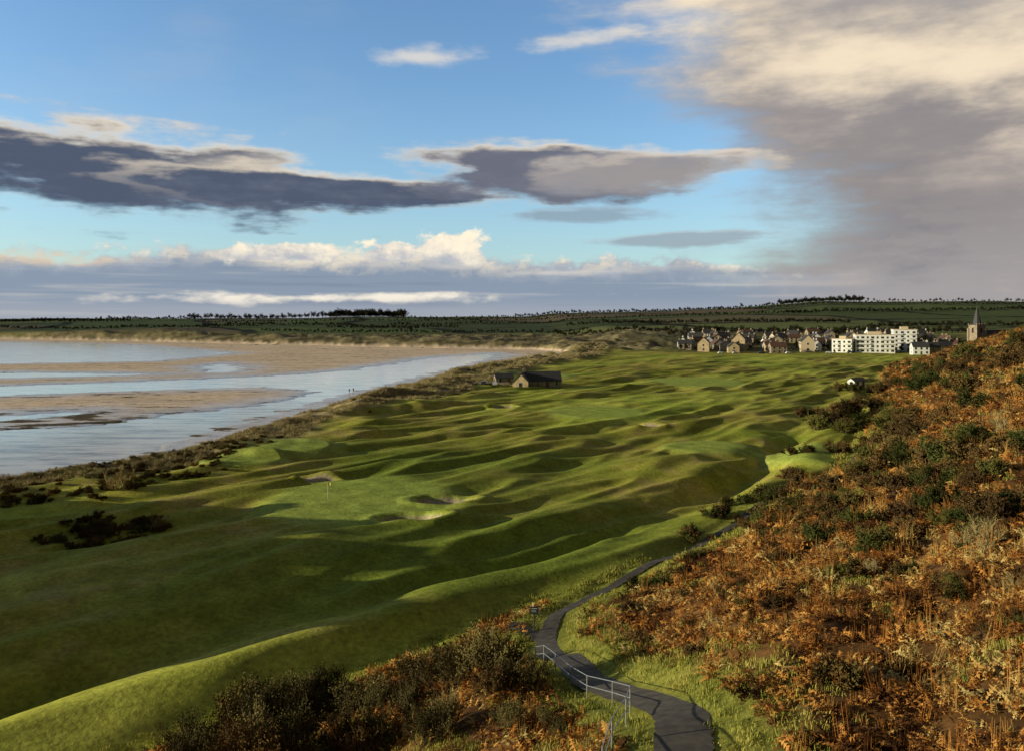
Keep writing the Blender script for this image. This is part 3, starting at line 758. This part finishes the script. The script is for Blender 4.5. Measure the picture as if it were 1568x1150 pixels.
me = bpy.data.meshes.new('nave'); me.from_pydata(v, [], [(0, 1, 5, 4), (2, 3, 7, 6), (1, 2, 6, 9, 5), (3, 0, 4, 8, 7)]); me.materials.append(m_stone2); link('nave', me, e)
me = bpy.data.meshes.new('nave_roof'); me.from_pydata([(3, -5, 4.6), (24.4, -5, 4.6), (24.4, 0, 10.2), (3, 0, 10.2), (24.4, 5, 4.6), (3, 5, 4.6)], [], [(0, 1, 2, 3), (3, 2, 4, 5)]); me.materials.append(m_slate); link('nave_roof', me, e)
mb = MB()
for i in range(5): mb.box(5.5 + i * 4, -4.56, 1, 6.5 + i * 4, -4.503, 3.8)
link('nave_windows', mb.mesh('nave_windows', m_glass), e)
# clubhouse by the dunes, low wall and hut
house('clubhouse', 10.5, 284, 13.5, 7.5, 2.3, .1, 2.9, m_stone2, m_slate, 1, 1)
house('clubhouse_wing', 3.6, 280.5, 8, 5.5, 2.3, 1.4, 2.8, m_stone, m_slate, 1, 0)
house('clubhouse_annexe', -3.2, 293, 6.5, 5, 2.0, .2, 1.4, m_stone2, m_slate, 1, 0)
house('greenkeepers_hut', *sight(1312, 590)[:2], 5, 3.5, 2.2, .3, .9, m_rend, m_slate, 1, 0)
mb = MB()
for i in range(8):
    x0 = -16 + i * 1.9; zz = zat(x0, 282); mb.box(x0, 281.8, zz - .5, x0 + 1.86, 282.2, zz + 1.0 + rnd(-.04, .04))
link('stone_wall', mb.mesh('stone_wall', m_stone2))
m_cars = [simple('car_paint_%s' % n, c, .3, .05) for n, c in (('silver', (.5, .5, .52)), ('dark', (.03, .04, .06)), ('white', (.75, .75, .75)))]
m_tyre = simple('tyre', (.02, .02, .02), .9)
def car(x, y, rot, mat):
    z = zat(x, y)
    e = bpy.data.objects.new('parked_car', None); e.location = (x, y, z); e.rotation_euler = (0, 0, rot); col_root.objects.link(e)
    prof = [(-2.1, .35), (-2.1, .85), (-1.75, .95), (-1.35, 1.42), (.35, 1.45), (1.0, .98), (1.95, .82), (2.1, .55), (2.05, .35)]
    v = [(a, -.85, c) for a, c in prof] + [(a, .85, c) for a, c in prof]; n = len(prof)
    v = [(a, b2 * (.8 if c > 1.2 else 1), c) for a, b2, c in v]
    f = [tuple(range(n - 1, -1, -1)), tuple(range(n, 2 * n))] + [(i, (i + 1) % n, n + (i + 1) % n, n + i) for i in range(n)]
    me = bpy.data.meshes.new('body'); me.from_pydata(v, [], [q[::-1] for q in f]); me.materials.append(mat); link('body', me, e)
    mb = MB()
    for sg in (-1, 1): mb.quad((-1.5, sg * .80, 1.0), (.75, sg * .80, 1.0), (.3, sg * .71, 1.38), (-1.25, sg * .71, 1.38))
    link('side_windows', mb.mesh('side_windows', m_glass), e)
    mb = MB()
    for a in (-1.3, 1.3):
        for sg in (-1, 1): mb.tube((a, sg * .70, .32), (a, sg * .90, .32), .32, .32, 14)
    link('wheels', mb.mesh('wheels', m_tyre), e)
random.seed(5)
for i, (x, y) in enumerate([(-6, 279), (-10, 279.5), (140, 528), (150, 529), (168, 531), (186, 530), (214, 532), (228, 531)]):
    car(x, y, rnd(-.2, .2) + (1.5 if i < 2 else 0), m_cars[i % 3])

# ------------------------------------------------------------------ people walking on the beach
def clothes(name, jac, trs):
    m, nt, b = newmat(name)
    tc = nt.nodes.new('ShaderNodeTexCoord'); sx = nt.nodes.new('ShaderNodeSeparateXYZ'); nt.links.new(tc.outputs['Object'], sx.inputs[0])
    dv = nt.nodes.new('ShaderNodeMath'); dv.operation = 'DIVIDE'; dv.inputs[1].default_value = 1.8; nt.links.new(sx.outputs['Z'], dv.inputs[0])
    r = nt.nodes.new('ShaderNodeValToRGB'); r.color_ramp.interpolation = 'CONSTANT'
    r.color_ramp.elements[0].color = (.02, .018, .015, 1); r.color_ramp.elements[1].position = .05; r.color_ramp.elements[1].color = list(trs) + [1]
    for p_, c in ((.48, jac), (.845, (.45, .28, .2)), (.93, (.05, .035, .025))):
        q = r.color_ramp.elements.new(p_); q.color = list(c) + [1]
    nt.links.new(dv.outputs[0], r.inputs['Fac']); nt.links.new(r.outputs['Color'], b.inputs['Base Color']); b.inputs['Roughness'].default_value = .85
    return m
def person(x, y, rot, mat, s=1.0):
    J = {'pel': (0, 0, .95, .15), 'wst': (0, 0, 1.10, .13), 'chs': (.02, 0, 1.35, .165), 'nk': (.03, 0, 1.50, .06), 'hd': (.05, 0, 1.58, .085), 'hd2': (.05, 0, 1.68, .10), 'tp': (.04, 0, 1.75, .06),
         'hL': (0, .10, .90, .11), 'kL': (.18, .11, .52, .075), 'aL': (.12, .11, .09, .045), 'tL': (.28, .12, .04, .04),
         'hR': (0, -.10, .90, .11), 'kR': (-.02, -.11, .50, .075), 'aR': (-.28, -.11, .14, .045), 'tR': (-.16, -.12, .04, .04),
         'sL': (.02, .19, 1.42, .07), 'eL': (-.08, .25, 1.15, .05), 'wL': (.02, .25, .92, .035), 'fL': (.06, .25, .82, .03),
         'sR': (.02, -.19, 1.42, .07), 'eR': (.05, -.25, 1.15, .05), 'wR': (.2, -.25, .95, .035), 'fR': (.26, -.25, .86, .03)}
    E_ = [('pel', 'wst'), ('wst', 'chs'), ('chs', 'nk'), ('nk', 'hd'), ('hd', 'hd2'), ('hd2', 'tp'), ('pel', 'hL'), ('hL', 'kL'), ('kL', 'aL'), ('aL', 'tL'), ('pel', 'hR'), ('hR', 'kR'), ('kR', 'aR'), ('aR', 'tR'),
          ('chs', 'sL'), ('sL', 'eL'), ('eL', 'wL'), ('wL', 'fL'), ('chs', 'sR'), ('sR', 'eR'), ('eR', 'wR'), ('wR', 'fR')]
    ks = list(J); me = bpy.data.meshes.new('walking_person'); me.from_pydata([J[k][:3] for k in ks], [(ks.index(a), ks.index(b2)) for a, b2 in E_], [])
    o = link('walking_person', me, None, (x, y, max(zat(x, y), -4.13)), rot); o.scale = (s,) * 3; me.materials.append(mat)
    o.modifiers.new('skin', 'SKIN')
    for i, k in enumerate(ks): me.skin_vertices[0].data[i].radius = (J[k][3],) * 2; me.skin_vertices[0].data[i].use_root = (k == 'pel')
    o.modifiers.new('sub', 'SUBSURF').levels = 2; o.modifiers['sub'].render_levels = 2
c1 = clothes('dark_clothes', (.025, .03, .05), (.03, .03, .035)); c2 = clothes('red_coat', (.12, .03, .03), (.03, .03, .04))
for px, py, c in [(535, 601, c1), (541, 600, c2), (679, 580, c1), (684, 579, c1)]:
    x, y = px_ground(px, py, -3.95); person(x, y, 1.2, c)

# ------------------------------------------------------------------ sun
SUN_EL, SUN_AZ = math.radians(10.5), math.radians(-100)
sdv = Vector((math.sin(SUN_AZ) * math.cos(SUN_EL), math.cos(SUN_AZ) * math.cos(SUN_EL), math.sin(SUN_EL)))
L = bpy.data.lights.new('sun', 'SUN'); L.energy = 5.0; L.angle = math.radians(.5); L.color = (1.0, .90, .64)
lo = bpy.data.objects.new('sun', L); lo.rotation_euler = sdv.to_track_quat('Z', 'Y').to_euler(); lo.location = (-60, 0, 60); col_root.objects.link(lo)

# ------------------------------------------------------------------ sky
w = bpy.data.worlds.new('World'); scene.world = w; w.use_nodes = True
nt = w.node_tree; nt.nodes.clear()
w.cycles.sampling_method = 'NONE'
class E:
    def __init__(s, k): s.k = k
    def _op(s, o, op, rev=False):
        a, b_ = (o, s) if rev else (s, o); return mth(op, a, b_)
    def __add__(s, o): return s._op(o, 'ADD')
    def __radd__(s, o): return s._op(o, 'ADD')
    def __sub__(s, o): return s._op(o, 'SUBTRACT')
    def __rsub__(s, o): return s._op(o, 'SUBTRACT', True)
    def __mul__(s, o): return s._op(o, 'MULTIPLY')
    def __rmul__(s, o): return s._op(o, 'MULTIPLY')
    def __truediv__(s, o): return s._op(o, 'DIVIDE')
def mth(op, *a):
    n = nt.nodes.new('ShaderNodeMath'); n.operation = op
    for i, q in enumerate(a):
        if isinstance(q, E): nt.links.new(q.k, n.inputs[i])
        else: n.inputs[i].default_value = q
    return E(n.outputs[0])
def ss(a, b_, x):
    inv = a > b_
    n = nt.nodes.new('ShaderNodeMapRange'); n.interpolation_type = 'SMOOTHSTEP'
    nt.links.new(x.k, n.inputs['Value']); n.inputs['From Min'].default_value = min(a, b_); n.inputs['From Max'].default_value = max(a, b_)
    if inv: n.inputs['To Min'].default_value = 1; n.inputs['To Max'].default_value = 0
    return E(n.outputs[0])
def mx(a, b_): return mth('MAXIMUM', a, b_)
def noise(x, y, z=0.0, det=7, ro=.55):
    c = nt.nodes.new('ShaderNodeCombineXYZ')
    for i, q in enumerate((x, y, z)):
        if isinstance(q, E): nt.links.new(q.k, c.inputs[i])
        else: c.inputs[i].default_value = q
    n = nt.nodes.new('ShaderNodeTexNoise'); n.inputs['Scale'].default_value = 1; n.inputs['Detail'].default_value = det
    n.noise_dimensions = '2D'
    n.inputs['Roughness'].default_value = ro
    nt.links.new(c.outputs[0], n.inputs['Vector']); return E(n.outputs['Fac'])
def mixc(f, a, b_):
    n = nt.nodes.new('ShaderNodeMix'); n.data_type = 'RGBA'
    nt.links.new(f.k, n.inputs[0])
    for i, q in ((6, a), (7, b_)):
        if isinstance(q, tuple): n.inputs[i].default_value = q + (1,)
        else: nt.links.new(q, n.inputs[i])
    return n.outputs[2]
ST = .1
def K(r, g_, b_): return (r / ST, g_ / ST, b_ / ST)
tc = nt.nodes.new('ShaderNodeTexCoord'); sx = nt.nodes.new('ShaderNodeSeparateXYZ'); nt.links.new(tc.outputs['Generated'], sx.inputs[0])
dx, dy, dz = (E(sx.outputs[i]) for i in range(3))
az = mth('ARCTAN2', dx, dy); el = mth('ARCSINE', dz)
sk = nt.nodes.new('ShaderNodeTexSky'); sk.sky_type = 'NISHITA'; sk.sun_disc = False
sk.sun_elevation = SUN_EL; sk.sun_rotation = SUN_AZ % (2 * math.pi); sk.air_density = 1.0; sk.dust_density = .6; sk.ozone_density = 1.5
tn = nt.nodes.new('ShaderNodeVectorMath'); tn.operation = 'MULTIPLY'; tn.inputs[1].default_value = (1.55, 1.95, 2.4)
nt.links.new(sk.outputs['Color'], tn.inputs[0])
base = tn.outputs[0]
def pa(px): return math.atan((px - 784) / F)
def pe(px, py): return math.atan((485 - py) / F * math.cos(pa(px)))
nA = noise(az * 5 + 1.3, el * 17 + 7.7, 0, 5, .56) - .5
nH = noise(az * 3.2 + 3.9 + el * 2.0, el * 30 + 1.7, 0, 4, .52) - .5
nB = noise(az * 15 + 4.7, el * 42 + 2.1, 0, 4, .6) - .5
nC = noise(az * 2.2 + 8.1, el * 5 + 3.3, 0, 2, .5) - .5
nS = noise(az * 3 + 2.2, el * 75 + 5.5, 0, 3, .55) - .5
def band(px, py, Wd, Hd, tilt=0.0, kA=1.6, kB=.7, kH=0.0):
    a0, e0 = pa(px), pe(px, py); A_ = Wd / F * math.cos(a0) ** 2; B_ = Hd / F * math.cos(a0)
    p_ = (az - a0) / A_; q_ = (el - e0 - (az - a0) * tilt) / B_
    r_ = mth('SQRT', p_ * p_ + q_ * q_)
    v_ = 1.0 - r_ + nA * kA + nB * kB
    if kH: v_ = v_ + nH * kH
    return v_, q_
out = base
out = mixc(ss(.0, .30, 0.30 - el) * .35, out, K(.42, .60, .68))
veil = ss(.05, .45, nC + nA * .5) * ss(.1, .3, el) * .30
out = mixc(veil, out, K(.50, .54, .58))
for px, py, W_, H_, t in [(640, 88, 110, 24, .08), (900, 60, 130, 16, .1)]:
    d_, q_ = band(px, py, W_, H_, t, 1.2, 1.2); out = mixc(ss(.05, 1.0, d_) * .85, out, K(.74, .71, .66))
# large bank on the right
edge_ = 0.215 - mx(el - .17, 0.0) * .95 - mx(.13 - el, 0.0) * .8
dM = (az - edge_) / .13 + nC * 2.2 + nA * 1.6 + nB * .9 + nH * 1.2
hot, _ = band(1370, 80, 330, 105, -.25, 2.1, .9)
hot2, _ = band(1000, 20, 300, 70, -.1, 2.2, .9)
tex = nA * .9 + nB * .6 + nC * .9 + nH * .5
cM = mixc(ss(.0, .15, el), K(.38, .36, .365), K(.295, .270, .270))
cM = mixc(ss(-.05, .42, tex) * .7, cM, K(.50, .43, .385))
cM = mixc(ss(.05, .40, 0.0 - tex) * .5, cM, K(.19, .19, .225))
cM = mixc(ss(.17, .38, el + nA * .12) * .7, cM, K(.50, .45, .41))
cM = mixc(ss(-.3, 1.1, mx(hot, hot2)), cM, K(.92, .77, .57))
cM = mixc(ss(.9, .1, dM) * .5, cM, K(.50, .54, .60))
out = mixc(ss(-.1, 1.6, dM), out, cM)
def dark(px, py, W_, H_, t=0.0, out=None, rim=K(.84, .73, .58), core=K(.085, .108, .165), amt=1.0, kA=1.2, kB=.6, kH=1.2):
    d_, q_ = band(px, py, W_, H_, t, kA, kB, kH)
    c_ = mixc(ss(.03, .45, d_ - q_ * .25), rim, core)
    c_ = mixc(ss(-.05, .35, nH * .6 + nA * .5 - nB * .5) * .5, c_, K(.23, .26, .33))
    return mixc(ss(-.03, .45, d_) * amt, out, c_)
out = dark(110, 256, 560, 78, -.03, out)
out = dark(470, 290, 350, 36, -.03, out)
out = dark(850, 262, 280, 46, -.02, out, core=K(.15, .16, .21))
out = dark(1000, 264, 190, 32, .0, out, rim=K(.82, .70, .56), core=K(.38, .35, .34), amt=.8)
out = dark(885, 331, 150, 14, 0, out, rim=K(.35, .38, .42), core=K(.24, .27, .33), amt=.6)
out = dark(1040, 366, 210, 14, .02, out, rim=K(.45, .42, .42), core=K(.28, .28, .33), amt=.6)
# low deck with cumulus tops
puff = noise(az * 28 + 9.0, el * 40 + 1.0, 0, 4, .6) - .5
top_, _ = band(690, 382, 70, 36, 0, .6, .8)
top2, _ = band(600, 388, 60, 22, 0, .6, .8)
top3, _ = band(440, 390, 110, 18, 0, .6, .8)
tops = mx(mx(top_, top2), top3) + puff * 1.8
dL = (.078 - el) / .020 + nA * 2.2 + puff * 1.8 + nC * 1.4 - ss(.18, .34, az) * 1.2
litt = ss(.0, .25, puff + nC * .8 + .08)
cL = mixc(ss(.15, 1.5, dL), mixc(litt, K(.42, .46, .52), K(.96, .84, .65)), K(.26, .325, .42))
cL = mixc(ss(.03, .26, nS + nA * .25) * .7, cL, K(.54, .54, .53))
cL = mixc(ss(.06, .28, 0.0 - nS + nA * .2) * .6, cL, K(.20, .25, .34))
l2, _ = band(480, 457, 430, 12, .01, 1.0, 1.8, 1.0)
cL = mixc(ss(.1, .9, l2), cL, K(.95, .87, .74))
l3, _ = band(40, 392, 220, 18, -.01, 1.0, 1.3, 1.0)
cL = mixc(ss(.1, .9, l3) * .8, cL, K(.82, .63, .41))
l4, _ = band(860, 418, 200, 10, .03, 1.0, 1.2, 1.0)
cL = mixc(ss(.1, .9, l4) * .7, cL, K(.74, .69, .62))
cL = mixc(ss(.028, .0, el) * .7, cL, K(.40, .42, .47))
out = mixc(ss(-.1, .55, dL) * ss(.48, .22, az), out, cL)
ct = mixc(ss(-.25, .35, puff + (el - .075) * 9.0), K(.44, .47, .54), K(1.05, .93, .72))
out = mixc(ss(.05, .45, tops) * ss(.055, .068, el), out, ct)
# sky overhead and behind darkened to cut the ambient light
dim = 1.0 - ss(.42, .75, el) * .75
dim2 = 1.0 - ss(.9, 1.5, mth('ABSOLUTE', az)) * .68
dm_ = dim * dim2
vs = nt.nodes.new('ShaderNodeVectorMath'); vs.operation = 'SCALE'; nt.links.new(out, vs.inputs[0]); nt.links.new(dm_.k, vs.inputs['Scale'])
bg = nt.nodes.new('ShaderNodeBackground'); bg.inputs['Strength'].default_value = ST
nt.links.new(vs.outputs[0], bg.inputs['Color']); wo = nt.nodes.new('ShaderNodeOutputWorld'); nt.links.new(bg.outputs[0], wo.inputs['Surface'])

# ------------------------------------------------------------------ camera
cam = bpy.data.cameras.new('camera'); cam.sensor_width = 36; cam.lens = 36 * F / 1568; cam.shift_y = -90 / 1568
cam.clip_start = .1; cam.clip_end = 20000
co = bpy.data.objects.new('camera', cam); co.location = (0, 0, EYE); co.rotation_euler = (math.radians(90), 0, 0)
col_root.objects.link(co); scene.camera = co
scene.view_settings.view_transform = 'Standard'; scene.view_settings.look = 'None'; scene.view_settings.exposure = 0
